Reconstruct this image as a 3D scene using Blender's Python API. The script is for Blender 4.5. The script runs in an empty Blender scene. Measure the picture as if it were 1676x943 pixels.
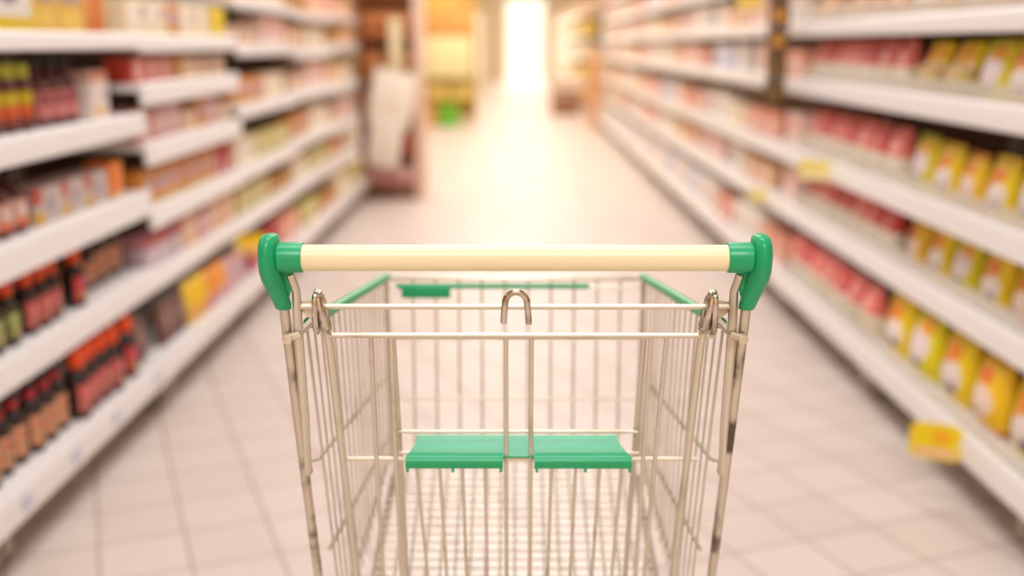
import bpy, bmesh, math, random
from mathutils import Vector, Matrix, Quaternion
random.seed(7)
SC = bpy.context.scene
COL = SC.collection
PI = math.pi

# ------------------------------------------------------------------ mesh helpers
class MB:
    """collects shapes, then links them as one mesh object"""
    def __init__(self): self.v = []; self.f = []
    def add(self, vs, fs):
        o = len(self.v); self.v += [tuple(p) for p in vs]; self.f += [tuple(i + o for i in f) for f in fs]; return self
    def rbox(self, cx, cy, cz, sx, sy, sz, bev=0.0, seg=2, rot=None):
        bm = bmesh.new(); bmesh.ops.create_cube(bm, size=1)
        bmesh.ops.scale(bm, vec=(sx, sy, sz), verts=bm.verts)
        if bev > 0:
            bmesh.ops.bevel(bm, geom=list(bm.edges), offset=min(bev, .49 * min(sx, sy, sz)), segments=seg, affect='EDGES', profile=.5)
        if rot is not None: bmesh.ops.rotate(bm, verts=bm.verts, cent=(0, 0, 0), matrix=rot)
        bmesh.ops.translate(bm, verts=bm.verts, vec=(cx, cy, cz))
        bm.verts.index_update()
        self.add([v.co[:] for v in bm.verts], [[v.index for v in f.verts] for f in bm.faces]); bm.free(); return self
    def box(self, x0, x1, y0, y1, z0, z1, bev=0.0, seg=2):
        return self.rbox((x0 + x1) / 2, (y0 + y1) / 2, (z0 + z1) / 2, abs(x1 - x0), abs(y1 - y0), abs(z1 - z0), bev, seg)
    def tube(self, pts, r, seg=8, closed=False, flat=None):
        P = [Vector(p) for p in pts]; n = len(P)
        T = []
        for i in range(n):
            a = P[(i - 1) % n] if (closed or i > 0) else P[i]
            b = P[(i + 1) % n] if (closed or i < n - 1) else P[i]
            T.append((b - a).normalized())
        up = Vector((0, 0, 1)) if abs(T[0].z) < .9 else Vector((1, 0, 0))
        N = (up - T[0] * up.dot(T[0])).normalized()
        vs = []; fs = []
        for i in range(n):
            if i: N = (N - T[i] * N.dot(T[i])).normalized()
            B = T[i].cross(N)
            rr = r[i] if isinstance(r, (list, tuple)) else r
            for k in range(seg):
                a = 2 * PI * k / seg
                vs.append(P[i] + N * (math.cos(a) * rr * (flat or 1)) + B * (math.sin(a) * rr))
        m = n if closed else n - 1
        for i in range(m):
            j = (i + 1) % n
            for k in range(seg):
                l = (k + 1) % seg
                fs.append((i * seg + k, i * seg + l, j * seg + l, j * seg + k))
        if not closed:
            fs.append(tuple(range(seg - 1, -1, -1))); fs.append(tuple((n - 1) * seg + k for k in range(seg)))
        return self.add(vs, fs)
    def rod(self, a, b, r, seg=8): return self.tube([a, b], r, seg)
    def lathe(self, prof, seg=16, c=(0, 0, 0), sx=1, sy=1, axis='z'):
        vs = []; fs = []
        for (r, z) in prof:
            for k in range(seg):
                a = 2 * PI * k / seg
                p = (r * math.cos(a) * sx, r * math.sin(a) * sy, z)
                if axis == 'x': p = (p[2], p[0], p[1])
                if axis == 'y': p = (p[0], p[2], p[1])
                vs.append((p[0] + c[0], p[1] + c[1], p[2] + c[2]))
        n = len(prof)
        for i in range(n - 1):
            for k in range(seg):
                l = (k + 1) % seg
                fs.append((i * seg + k, i * seg + l, (i + 1) * seg + l, (i + 1) * seg + k))
        fs.append(tuple(range(seg - 1, -1, -1))); fs.append(tuple((n - 1) * seg + k for k in range(seg)))
        return self.add(vs, fs)
    def loft(self, secs, seg=16, power=2.0):
        """secs: (cx, cy, cz, rx, ry) ellipses stacked along z"""
        vs = []; fs = []
        for (cx, cy, cz, rx, ry) in secs:
            for k in range(seg):
                a = 2 * PI * k / seg; ca, sa = math.cos(a), math.sin(a)
                vs.append((cx + rx * math.copysign(abs(ca) ** (2 / power), ca), cy + ry * math.copysign(abs(sa) ** (2 / power), sa), cz))
        n = len(secs)
        for i in range(n - 1):
            for k in range(seg):
                l = (k + 1) % seg
                fs.append((i * seg + k, i * seg + l, (i + 1) * seg + l, (i + 1) * seg + k))
        fs.append(tuple(range(seg - 1, -1, -1))); fs.append(tuple((n - 1) * seg + k for k in range(seg)))
        return self.add(vs, fs)
    def prism(self, prof, y0, y1):
        """prof: (x, z) outline extruded along y"""
        n = len(prof)
        vs = [(x, y0, z) for x, z in prof] + [(x, y1, z) for x, z in prof]
        fs = [(i, (i + 1) % n, n + (i + 1) % n, n + i) for i in range(n)]
        fs += [tuple(range(n - 1, -1, -1)), tuple(range(n, 2 * n))]
        return self.add(vs, fs)
    def mesh(self, name, mat, smooth=True, angle=35):
        me = bpy.data.meshes.new(name)
        me.from_pydata(self.v, [], self.f)
        bm = bmesh.new(); bm.from_mesh(me); bmesh.ops.recalc_face_normals(bm, faces=bm.faces); bm.to_mesh(me); bm.free()
        if smooth:
            for p in me.polygons: p.use_smooth = True
            me.set_sharp_from_angle(angle=math.radians(angle))
        me.materials.append(mat); me.update()
        return me
    def build(self, name, mat, parent=None, smooth=True, angle=35, label=None):
        o = bpy.data.objects.new(name, self.mesh(name, mat, smooth, angle)); COL.objects.link(o)
        if parent: o.parent = parent
        if label: o['label'] = label
        return o

def tag(o, label, cat, group=None, kind=None):
    if label: o['label'] = label
    if cat: o['category'] = cat
    if group: o['group'] = group
    if kind: o['kind'] = kind
    return o
def empty(name, loc, label, cat, group=None, rz=0):
    o = bpy.data.objects.new(name, None); COL.objects.link(o)
    o.location = loc; o.rotation_euler = (0, 0, rz); o.empty_display_size = .05
    return tag(o, label, cat, group)
def struct(name, mb, mat):
    o = mb.build(name, mat, smooth=False); o['kind'] = 'structure'; return o

# ------------------------------------------------------------------ materials
def mat(name, col, rough=.5, metal=0.0, spec=.5, var=0.0, noise=None, trans=0, alpha=1, emit=None, coat=0):
    m = bpy.data.materials.new(name); m.use_nodes = True
    nt = m.node_tree; b = nt.nodes['Principled BSDF']
    b.inputs['Base Color'].default_value = (*col, 1)
    b.inputs['Roughness'].default_value = rough; b.inputs['Metallic'].default_value = metal
    b.inputs['Specular IOR Level'].default_value = spec
    b.inputs['Transmission Weight'].default_value = trans
    b.inputs['Alpha'].default_value = alpha; b.inputs['Coat Weight'].default_value = coat
    if emit:
        b.inputs['Emission Color'].default_value = (*emit[0], 1); b.inputs['Emission Strength'].default_value = emit[1]
    if noise:     # (scale, colour, low, high): worn / stained patches
        t = nt.nodes.new('ShaderNodeTexCoord'); n = nt.nodes.new('ShaderNodeTexNoise')
        n.inputs['Scale'].default_value = noise[0]; n.inputs['Detail'].default_value = 3
        nt.links.new(t.outputs['Object'], n.inputs['Vector'])
        r = nt.nodes.new('ShaderNodeMapRange'); r.inputs[1].default_value = noise[2]; r.inputs[2].default_value = noise[3]
        nt.links.new(n.outputs['Fac'], r.inputs[0])
        mx = nt.nodes.new('ShaderNodeMix'); mx.data_type = 'RGBA'
        mx.inputs[6].default_value = (*col, 1); mx.inputs[7].default_value = (*noise[1], 1)
        nt.links.new(r.outputs[0], mx.inputs[0]); nt.links.new(mx.outputs[2], b.inputs['Base Color'])
    return m
def S(r, g, b):   # sRGB 0-255 -> linear
    return tuple(((c / 255) / 12.92 if c / 255 <= .04045 else ((c / 255 + .055) / 1.055) ** 2.4) for c in (r, g, b))
def graphic(name, base, shapes, rough=.4, soft=.015, wob=.02, var=.06):
    """printed packaging: base colour with rects / discs in the pack's own 0-1 frame (y across, z up)"""
    m = mat(name, base, rough); nt = m.node_tree; b = nt.nodes['Principled BSDF']
    N = nt.nodes.new; L = nt.links.new
    t = N('ShaderNodeTexCoord'); sp = N('ShaderNodeSeparateXYZ'); L(t.outputs['Generated'], sp.inputs[0])
    nz = N('ShaderNodeTexNoise'); nz.inputs['Scale'].default_value = 4; L(t.outputs['Generated'], nz.inputs['Vector'])
    def M(op, a, c):
        n = N('ShaderNodeMath'); n.operation = op
        for i, q in enumerate((a, c)):
            if isinstance(q, (int, float)): n.inputs[i].default_value = q
            elif q is not None: L(q, n.inputs[i])
        return n.outputs[0]
    off = M('MULTIPLY', M('SUBTRACT', nz.outputs['Fac'], .5), wob)
    Y = M('ADD', sp.outputs[1], off); Z = M('ADD', sp.outputs[2], off)
    rgb = N('ShaderNodeRGB'); rgb.outputs[0].default_value = (*base, 1); cur = rgb.outputs[0]
    for s in shapes:
        if s[0] == 'rect':
            _, y0, y1, z0, z1, c = s
            d = M('MAXIMUM', M('SUBTRACT', M('ABSOLUTE', M('SUBTRACT', Y, (y0 + y1) / 2), None), (y1 - y0) / 2),
                  M('SUBTRACT', M('ABSOLUTE', M('SUBTRACT', Z, (z0 + z1) / 2), None), (z1 - z0) / 2))
        else:
            _, cy, cz, ry, rz, c = s
            a = M('DIVIDE', M('SUBTRACT', Y, cy), ry); e = M('DIVIDE', M('SUBTRACT', Z, cz), rz)
            d = M('MULTIPLY', M('SUBTRACT', M('SQRT', M('ADD', M('MULTIPLY', a, a), M('MULTIPLY', e, e)), None), 1), min(ry, rz))
        r = N('ShaderNodeMapRange'); r.inputs[1].default_value = soft; r.inputs[2].default_value = -soft
        L(d, r.inputs[0])
        mx = N('ShaderNodeMix'); mx.data_type = 'RGBA'; mx.inputs[7].default_value = (*c, 1)
        L(r.outputs[0], mx.inputs[0]); L(cur, mx.inputs[6]); cur = mx.outputs[2]
    if var:
        oi = N('ShaderNodeObjectInfo'); hs = N('ShaderNodeHueSaturation')
        L(M('ADD', M('MULTIPLY', oi.outputs['Random'], var * 2), 1 - var), hs.inputs['Value'])
        L(cur, hs.inputs['Color']); cur = hs.outputs['Color']
    L(cur, b.inputs['Base Color'])
    return m

WHITE = S(238, 230, 222); CREAM = S(240, 222, 190); PINK = S(226, 150, 138); RED = S(196, 54, 44); ORANGE = S(232, 92, 18)
AMBER = S(236, 150, 20); YELLOW = S(242, 196, 8); LIME = S(176, 178, 40); BROWN = S(74, 40, 26); DARK = S(38, 22, 16)
TAN = S(206, 160, 100); PURPLE = S(96, 74, 140); MAUVE = S(196, 164, 170); PEACH = S(240, 190, 150); GREY = S(170, 160, 156)

M_wire = mat('galvanised wire', (.74, .67, .55), .36, .75, noise=(9, (.42, .33, .23), .58, .78))
M_tube = mat('worn steel tube', (.68, .60, .48), .34, .75, noise=(14, (.13, .09, .07), .54, .66))
M_chrome = mat('chrome', (.66, .60, .52), .12, 1.0, noise=(40, (.40, .30, .22), .5, .7))
M_handle = mat('cream plastic', S(253, 236, 194), .34)
M_green = mat('green plastic', S(22, 168, 108), .3)
M_rubber = mat('grey rubber', (.05, .05, .05), .6)
M_shelf = mat('white enamelled steel', S(240, 234, 228), .4)
M_rail = mat('white plastic rail', S(246, 240, 235), .22)
M_back = mat('brown back board', S(112, 76, 46), .6)  # brown chosen to put the shadow of the shelf gaps into the board
M_backpale = mat('beige back board', S(206, 172, 130), .6)  # pale board colour stands in for haze over the far bays
M_post = mat('grey steel post', S(150, 136, 120), .45)
M_foot = mat('steel foot', S(176, 164, 148), .5)
M_fence = mat('clear plastic fence', S(236, 226, 212), .25, alpha=.42)
M_wall = mat('peach cream wall', S(250, 226, 190), .7)
M_ceil = mat('white ceiling', S(244, 240, 234), .8)
M_ticket = mat('white ticket paper', S(214, 214, 232), .5)

def floor_mat():
    m = mat('ceramic floor tiles', (.7, .56, .47), .44, spec=.45); nt = m.node_tree; b = nt.nodes['Principled BSDF']
    N = nt.nodes.new; L = nt.links.new
    t = N('ShaderNodeTexCoord'); mp = N('ShaderNodeMapping'); mp.inputs['Rotation'].default_value = (0, 0, math.radians(-21.8))
    mp.inputs['Location'].default_value = (.055, .03, 0)
    br = N('ShaderNodeTexBrick'); br.offset = 0; br.squash = 1
    br.inputs['Scale'].default_value = 1; br.inputs['Brick Width'].default_value = .2135; br.inputs['Row Height'].default_value = .2135
    br.inputs['Mortar Size'].default_value = .0045; br.inputs['Mortar Smooth'].default_value = .3
    br.inputs['Color1'].default_value = (*S(236, 221, 209), 1); br.inputs['Color2'].default_value = (*S(230, 213, 200), 1)
    br.inputs['Mortar'].default_value = (*S(188, 164, 152), 1)
    L(t.outputs['Object'], mp.inputs[0]); L(mp.outputs[0], br.inputs['Vector'])
    nz = N('ShaderNodeTexNoise'); nz.inputs['Scale'].default_value = 3.5; L(t.outputs['Object'], nz.inputs['Vector'])
    mx = N('ShaderNodeMix'); mx.data_type = 'RGBA'; mx.blend_type = 'MULTIPLY'; mx.inputs[7].default_value = (.9, .86, .84, 1)
    L(nz.outputs['Fac'], mx.inputs[0]); L(br.outputs['Color'], mx.inputs[6]); L(mx.outputs[2], b.inputs['Base Color'])
    bp = N('ShaderNodeBump'); bp.inputs['Strength'].default_value = .25; bp.inputs['Distance'].default_value = .002; bp.invert = True
    L(br.outputs['Fac'], bp.inputs['Height']); L(bp.outputs[0], b.inputs['Normal'])
    return m

# ------------------------------------------------------------------ camera
H = 1.26; F = 1750.0
cam_d = bpy.data.cameras.new('camera'); cam = bpy.data.objects.new('camera', cam_d); COL.objects.link(cam)
cam.location = (0, 0, H)
pitch = math.atan(401.5 / F); yaw = math.atan(5 / F)
cam.rotation_euler = (PI / 2 - pitch, 0, yaw)
cam_d.sensor_width = 36; cam_d.lens = F / 1676 * 36
cam_d.clip_start = .05; cam_d.clip_end = 120
cam_d.dof.use_dof = True; cam_d.dof.focus_distance = 1.23; cam_d.dof.aperture_fstop = 1.6
SC.camera = cam

# ------------------------------------------------------------------ room
XW = 8.0; Y0, Y1 = -3.0, 38.0; ZC = 3.5
struct('floor', MB().box(-XW, XW, Y0, Y1, -.1, 0), floor_mat())
struct('ceiling', MB().box(-XW, XW, Y0, Y1, ZC, ZC + .1), M_ceil)
struct('wall_left', MB().box(-XW - .1, -XW, Y0, Y1, 0, ZC), M_wall)
struct('wall_right', MB().box(XW, XW + .1, Y0, Y1, 0, ZC), M_wall)
struct('wall_back', MB().box(-XW, XW, Y0 - .1, Y0, 0, ZC), M_wall)
DX0, DX1 = -.35, 1.05; DZ = 2.75
struct('wall_front', MB().box(-XW, DX0, Y1, Y1 + .15, 0, ZC).box(DX1, XW, Y1, Y1 + .15, 0, ZC).box(DX0, DX1, Y1, Y1 + .15, DZ, ZC), M_wall)
fr = MB().box(DX0, DX0 + .06, Y1 - .03, Y1 + .15, 0, DZ).box(DX1 - .06, DX1, Y1 - .03, Y1 + .15, 0, DZ).box(DX0, DX1, Y1 - .03, Y1 + .15, DZ - .06, DZ)
struct('door_1', fr.box(.33, .37, Y1 + .02, Y1 + .1, 0, DZ), M_shelf)

# ------------------------------------------------------------------ lights of the shop
def area(name, loc, sx, sy, power, col, rot=(0, 0, 0)):
    l = bpy.data.lights.new(name, 'AREA'); l.shape = 'RECTANGLE'; l.size = sx; l.size_y = sy; l.energy = power; l.color = col
    o = bpy.data.objects.new(name, l); COL.objects.link(o); o.location = loc; o.rotation_euler = rot
    return o
WARM = (.965, 1.0, 1.07); WARMER = (1.0, .92, .81)
for y, p in ((-1.4, 80), (1.6, 33), (4.4, 43), (7.2, 50)):
    area('ceiling_lamp', (0, y, ZC - .06), 1.5, 1.2, p, WARM)
for y in (10.0, 13, 16, 19.5, 23, 27, 31, 35):
    area('ceiling_lamp', (0, y, ZC - .06), 2.4, 1.6, 68, WARMER)
for y in (2, 7, 12, 18):
    for x in (-4.5, 4.5): area('ceiling_lamp', (x, y, ZC - .06), 1.2, 3, 45, WARM)
# daylight through the glass door at the far end
area('door_daylight', ((DX0 + DX1) / 2, Y1 + .4, 1.5), 1.5, 2.6, 75, (1, .92, .76), (-PI / 2, 0, 0))
w = bpy.data.worlds.new('world'); SC.world = w; w.use_nodes = True
w.node_tree.nodes['Background'].inputs[0].default_value = (1, .90, .72, 1); w.node_tree.nodes['Background'].inputs[1].default_value = 1.7

# ------------------------------------------------------------------ shopping cart
HX = .2905   # half width over the handle ends
def gate_y(z): return 1.2 + .3 * (1.02 - z)
def P(x, z, dy=0): return (x, gate_y(z) + dy, z)
cart = empty('shopping_cart', (0, 1.45, 0), 'empty wire shopping cart with cream handle and green plastic ends, facing down the aisle', 'shopping cart')
def cpart(name, mb, m, parent=None, label=None, **k):
    o = mb.build(name, m, **k)
    o.parent = parent or cart
    if parent is None: o.data.transform(Matrix.Translation((0, -1.45, 0)))
    else:
        o.data.transform(Matrix.Translation((0, -1.45, 0)))
    if label: o['label'] = label
    return o
R_H = .0152
prof = [(R_H - .002, -.247), (R_H, -.245), (R_H, .245), (R_H - .002, .247)]
cpart('handle_bar', MB().lathe(prof, 32, (0, 1.2, 1.02), axis='x'), M_handle, label='cream plastic handle tube')
for s in (-1, 1):
    secs = [(.2795, 1.2, 1.0478, .004, .006), (.2797, 1.2, 1.0468, .0075, .013), (.28, 1.2, 1.0435, .0103, .0185), (.2805, 1.2, 1.037, .0118, .0228),
            (.281, 1.2, 1.026, .0125, .0250), (.281, 1.2005, 1.014, .0125, .0250), (.2808, 1.202, 1.004, .0125, .0235), (.2798, 1.205, .994, .0123, .0205),
            (.2775, 1.2085, .984, .0118, .0170), (.2750, 1.212, .974, .0110, .0140), (.2728, 1.2155, .964, .0102, .0118), (.2716, 1.218, .957, .0096, .0105), (.2714, 1.2185, .9555, .0085, .009)]
    cap = MB().loft([(s * a, b, c, d, e) for a, b, c, d, e in secs], 28)
    o = cpart('handle_end', cap, M_green, label='green plastic handle end')
    col = MB().lathe([(.0150, .2425), (.0172, .2428), (.0176, .2440), (.0176, .2700), (.0160, .2712)], 28, (0, 1.2, 1.0205), axis='x')
    if s < 0: col.v = [(-x, y, z) for x, y, z in col.v]
    c = cpart('collar', col, M_green, o)
    wb = MB().add([(s * .272, 1.203, 1.006), (s * .256, 1.203, 1.005), (s * .2615, 1.2135, .978), (s * .2665, 1.217, .962), (s * .272, 1.213, .965),
                   (s * .272, 1.207, 1.006), (s * .256, 1.207, 1.005), (s * .2615, 1.2175, .978), (s * .2665, 1.221, .962), (s * .272, 1.217, .965)],
                  [(0, 1, 2, 3, 4), (9, 8, 7, 6, 5), (0, 5, 6, 1), (1, 6, 7, 2), (2, 7, 8, 3), (3, 8, 9, 4), (4, 9, 5, 0)])
    cpart('gusset', wb, M_green, o, smooth=False)
# frame legs: leaning tubes from the handle ends to the chassis rails
for s in (-1, 1):
    x = s * .2712
    pts = [P(x, .966), P(x, .8), P(x * .996, .6), P(x * .99, .4), P(x * .985, .24), P(x * .98, .168)]
    cpart('frame_leg', MB().tube(pts, .0062, 12), M_tube, label='worn steel leg with dark scuffs')
    # flat hanger bar inside each leg
    xi = s * .2575
    hb = [(s * .2600, 1.2065, 1.000), (s * .2555, 1.2150, .978), (s * .2560, 1.2180, .958), P(s * .2580, .92, -.002), P(s * .2625, .80, -.001), P(s * .2665, .735)]
    cpart('hanger_bar', MB().tube(hb, [.0052, .0052, .0056, .0062, .0062, .0058], 10).tube([P(s * .2665, .737), P(s * .2668, .722), P(s * .2668, .715)], [.0060, .0072, .003], 10), M_wire)
# chassis and castors
for s in (-1, 1):
    cpart('chassis_rail', MB().tube([(s * .262, 1.16, .165), (s * .262, 1.4, .165), (s * .245, 1.62, .165), (s * .215, 1.78, .165)], .0085, 10), M_tube)
cpart('crossbar', MB().rod((-.215, 1.77, .165), (.215, 1.77, .165), .008).rod((-.262, 1.2, .165), (.262, 1.2, .165), .008), M_tube)
for s in (-1, 1):
    for (x, y) in ((s * .258, 1.20), (s * .215, 1.74)):
        cs = cpart('caster', MB().lathe([(.006, .150), (.02, .150), (.02, .158), (.006, .160)], 14, (x, y, 0)).rbox(x - .018, y - .015, .10, .003, .034, .105, .001).rbox(x + .018, y - .015, .10, .003, .034, .105, .001).rbox(x, y - .008, .152, .039, .05, .004, .001).rod((x - .021, y - .02, .06), (x + .021, y - .02, .06), .005), M_chrome)
        cpart('wheel', MB().lathe([(.012, -.013), (.045, -.013), (.058, -.010), (.060, 0), (.058, .010), (.045, .013), (.012, .013)], 28, (x, y - .02, .06), axis='x'), M_rubber, cs)
    cpart('basket_support', MB().rod((s * .255, 1.42, .25), (s * .205, 1.70, .545), .0065).rod((s * .262, 1.41, .245), (s * .235, 1.395, .43), .0065), M_tube)
# top bars of the rear
cpart('hinge_rod', MB().rod((-.262, 1.2188, .9578), (.262, 1.2188, .9578), .0036, 12), M_wire)
bar2 = MB().rod((-.2275, gate_y(.9198), .9198), (.238, gate_y(.9198), .9198), .0034, 12)
# rear gate: its own wires
gate = cpart('rear_gate', bar2, M_wire)
def gwire(pts, r, seg=8): cpart('wire', MB().tube(pts, r, seg), M_wire, gate)
for s in (-1, 1):
    gwire([P(s * .2265, .944), P(s * .2225, .91), P(s * .220, .74), P(s * .2165, .546), P(s * .216, .46)], .0050, 10)
for a, b, zb in ((-.1725, -.1825, .45), (-.1484, -.157, .45), (-.0108, -.0114, .45), (.0198, .0207, .45), (.1625, .1665, .45), (.1815, .1775, .45)):
    gwire([P(a, .9185, .0022), P((a + b) / 2, .74, .0022), P(b, zb, .0022)], .0029)
gwire([P(-.2235, .7393, .0045), P(.2345, .7396, .0045)], .0030)
for a, b in ((-.1275, -.1205), (-.0975, -.094), (-.0680, -.0665), (-.0385, -.038), (.0475, .0455), (.0790, .0765), (.1100, .1065), (.1385, .134)):
    gwire([P(a, .740, .0075), P(b, .546, .0075), P(b, .46, .0075)], .0024)
gwire([P(-.216, .46), P(.216, .46)], .0035)
gwire([P(-.216, .475, .004), P(.216, .475, .004)], .0025)
# folded child seat behind the gate: side rods, two short rods and the green flap
seat = cpart('child_seat', MB().tube([P(-.1485, .912, .020), P(-.1500, .72, .03), P(-.1525, .56, .034), P(-.1530, .46, .034)], .0036, 8)
             .rod(P(-.1485, .911, .020), P(.157, .911, .020), .003)
             .tube([P(.1570, .912, .020), P(.1560, .72, .03), P(.1560, .56, .034), P(.1560, .46, .034)], .0036, 8), M_wire)
cpart('rod', MB().rod(P(-.149, .7735, .022), P(.158, .7738, .022), .0026), M_wire, seat)
cpart('rod', MB().rod((-.153, 1.300, .7430), (.160, 1.300, .7430), .0028), M_wire, seat)
fl = MB()
# flap: tapered plastic plate, rounded front edge folded down with small clips, notch in the middle
yb, zb = 1.330, .7560; yf, zf = 1.2815, .7455
def strip(x0f, x1f, x0b, x1b, front_lip):
    pr = [(0.0, 1.0), (.15, .90), (.5, .62), (.8, .30), (1.0, 0.0)]
    rows = []
    for t, _ in pr:
        rows.append((x0b + (x0f - x0b) * (t ** 2.2), x1b + (x1f - x1b) * (t ** 2.2), yb + (yf - yb) * t, zb + (zf - zb) * t))
    if front_lip: rows += [(x0f, x1f, yf - .004, zf - .003), (x0f, x1f, yf - .0055, zf - .008), (x0f, x1f, yf - .0045, zf - .0125)]
    vs = []; fs = []
    for a, b, y, z in rows: vs += [(a, y, z), (b, y, z)]
    n = len(rows)
    for a, b, y, z in rows: vs += [(a, y + .0012, z - .0028), (b, y + .0012, z - .0028)]
    for i in range(n - 1):
        fs.append((2 * i, 2 * i + 1, 2 * i + 3, 2 * i + 2)); o = 2 * n
        fs.append((o + 2 * i, o + 2 * i + 2, o + 2 * i + 3, o + 2 * i + 1))
        fs.append((2 * i, 2 * i + 2, o + 2 * i + 2, o + 2 * i)); fs.append((2 * i + 1, o + 2 * i + 1, o + 2 * i + 3, 2 * i + 3))
    fs.append((0, 2 * n, 2 * n + 1, 1)); fs.append((2 * n - 2, 2 * n - 1, 4 * n - 1, 4 * n - 2))
    fl.add(vs, fs)
strip(-.1395, -.0150, -.1285, -.0150, True)
strip(-.0150, .0245, -.0150, .0245, False)
strip(.0245, .1490, .0245, .1345, True)
for x in (-.137, -.079, -.018, .028, .090, .1465):
    fl.rbox(x, yf - .003, zf - .0155, .0035, .005, .009, .001)
cpart('seat_flap', fl, M_green, seat, label='green plastic seat flap with clips along its front edge', angle=50)
# basket sides: rim rod under a green guard, long rods, thin vertical wires
RY, FY = 1.236, 1.76
def side_x(t): return .2520 + (.2165 - .2520) * t        # half width from rear to front
def rim_z(t): return .9270 + (.872 - .9270) * t
def floor_z(t): return .415 + (.565 - .415) * t
def side_pt(s, t, z):
    y = RY + (FY - RY) * t; zt = rim_z(t)
    lean = (zt - z) / (zt - .42)
    return (s * (side_x(t) - .005 * lean), y + .3 * (zt - z) * (1 - t) - .04 * lean * t, z)
for s in (-1, 1):
    b = cpart('basket_side', MB().tube([side_pt(s, t / 6, rim_z(t / 6)) for t in range(7)], .0035), M_wire)
    for k in range(16):
        t = (k + .35) / 16
        cpart('wire', MB().tube([side_pt(s, t, rim_z(t)), side_pt(s, t, (rim_z(t) + floor_z(t)) / 2), side_pt(s, t, floor_z(t))],   .0014 if k % 4 else .0018, 6), M_wire, b)
    for z0, z1 in ((.737, .705), (.588, .600), (.45, .565)):
        pts = [side_pt(s * 1.0, t / 5, z0 + (z1 - z0) * t / 5) for t in range(6)]
        pts = [(x + s * .0035, y, z) for x, y, z in pts]
        if z0 > .7: pts = [P(s * .2665, .737)] + pts
        cpart('long_rod', MB().tube(pts, .0029), M_wire, b)
    gp = [side_pt(s, t, rim_z(t)) for t in (.045, .1, .25, .5, .75, .9, 1.0)]
    cpart('rim_guard', MB().tube([(x, y, z + .003) for x, y, z in gp], .0078, 12, flat=.9), M_green, label='green plastic rim guard')
    # stub between leg and rim, triangular plate, twin chrome rings of the hinge
    cpart('stub_rod', MB().tube([(s * .2695, 1.2190, .9195), (s * .257, 1.2185, .9235), (s * .2455, 1.262, .931)], .0048, 10).lathe([(.002, -.005), (.0060, -.004), (.0060, .005), (.002, .006)], 12, (s * .2685, 1.2155, .9198), axis='y'), M_wire)
    pl = [(s * .2625, .9605), (s * .2365, .9655), (s * .235, .936), (s * .243, .943)]
    cpart('hinge_plate', MB().prism(pl, 1.2225, 1.2245), M_wire, smooth=False)
    for dx, tl, rr in ((.2255, .12, .0315), (.2335, -.05, .0325)):
        ring = []
        for k in range(24):
            a = 2 * PI * k / 24
            ring.append((s * (dx + tl * .03 * math.sin(a)), 1.2205 + .011 * math.cos(a) - .006 * math.sin(a), .9505 + rr * .78 * math.sin(a)))
        cpart('hinge_ring', MB().tube(ring, .0041, 10, closed=True), M_chrome)
# basket front
def fpt(x, u): return (x, FY - .045 * u, .8735 + (.565 - .8735) * u)
front = cpart('basket_front', MB().tube([(-.2175, FY, .815), (-.2175, FY, .868), (-.2125, FY, .8735), (0, FY, .8735), (.2125, FY, .8735), (.2175, FY, .868), (.2175, FY, .815)], .0042), M_wire)
for k in range(11):
    x = -.1725 + k * .0389
    cpart('wire', MB().rod(fpt(x, 0), fpt(x * .985, 1), .0022, 6), M_wire, front)
for s in (-1, 1): cpart('wire', MB().rod(fpt(s * .2165, .0), fpt(s * .208, 1), .0036), M_wire, front)
for u in (.05, .33, .66, 1.0): cpart('wire', MB().rod(fpt(-.215 + .008 * u, u), fpt(.215 - .008 * u, u), .0028 if u == 1 else .0024), M_wire, front)
cpart('front_guard', MB().rod((-.2, FY - .003, .8600), (.125, FY - .003, .8600), .0045, 8), M_green, label='thin green plastic strip along the front rim')
cpart('advert_plate', MB().rbox(-.150, FY - .007, .8505, .083, .006, .021, .003), M_green, label='small green plastic plate on the front rim')
# basket floor
fb = cpart('basket_floor', MB().rod((-.212, FY - .045, .565), (.212, FY - .045, .565), .003), M_wire)
for k in range(19):
    x = -.207 + k * .023
    cpart('wire', MB().rod((x, 1.372, .418), (x * .985, FY - .045, .565), .0019, 6), M_wire, fb)
for k in range(1, 22):
    t = k / 22
    cpart('wire', MB().rod((-.212, 1.372 + (FY - .045 - 1.372) * t, .4145 + .147 * t), (.212, 1.372 + (FY - .045 - 1.372) * t, .4145 + .147 * t), .0017, 6), M_wire, fb)
# chrome hook hung over the hinge rod
hk = []
for k in range(13):
    a = PI * k / 12
    hk.append((.0013 - .0128 * math.cos(a), 1.2125 - .0005, .9640 + .0128 * math.sin(a)))
hk = [(.0013 - .0148, 1.2195, .9385), (.0013 - .0140, 1.2145, .952)] + hk + [(.0013 + .0140, 1.2145, .952), (.0013 + .0150, 1.2195, .9375)]
cpart('hook', MB().tube(hk, .0038, 12), M_chrome, label='bent chrome hook')

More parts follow.
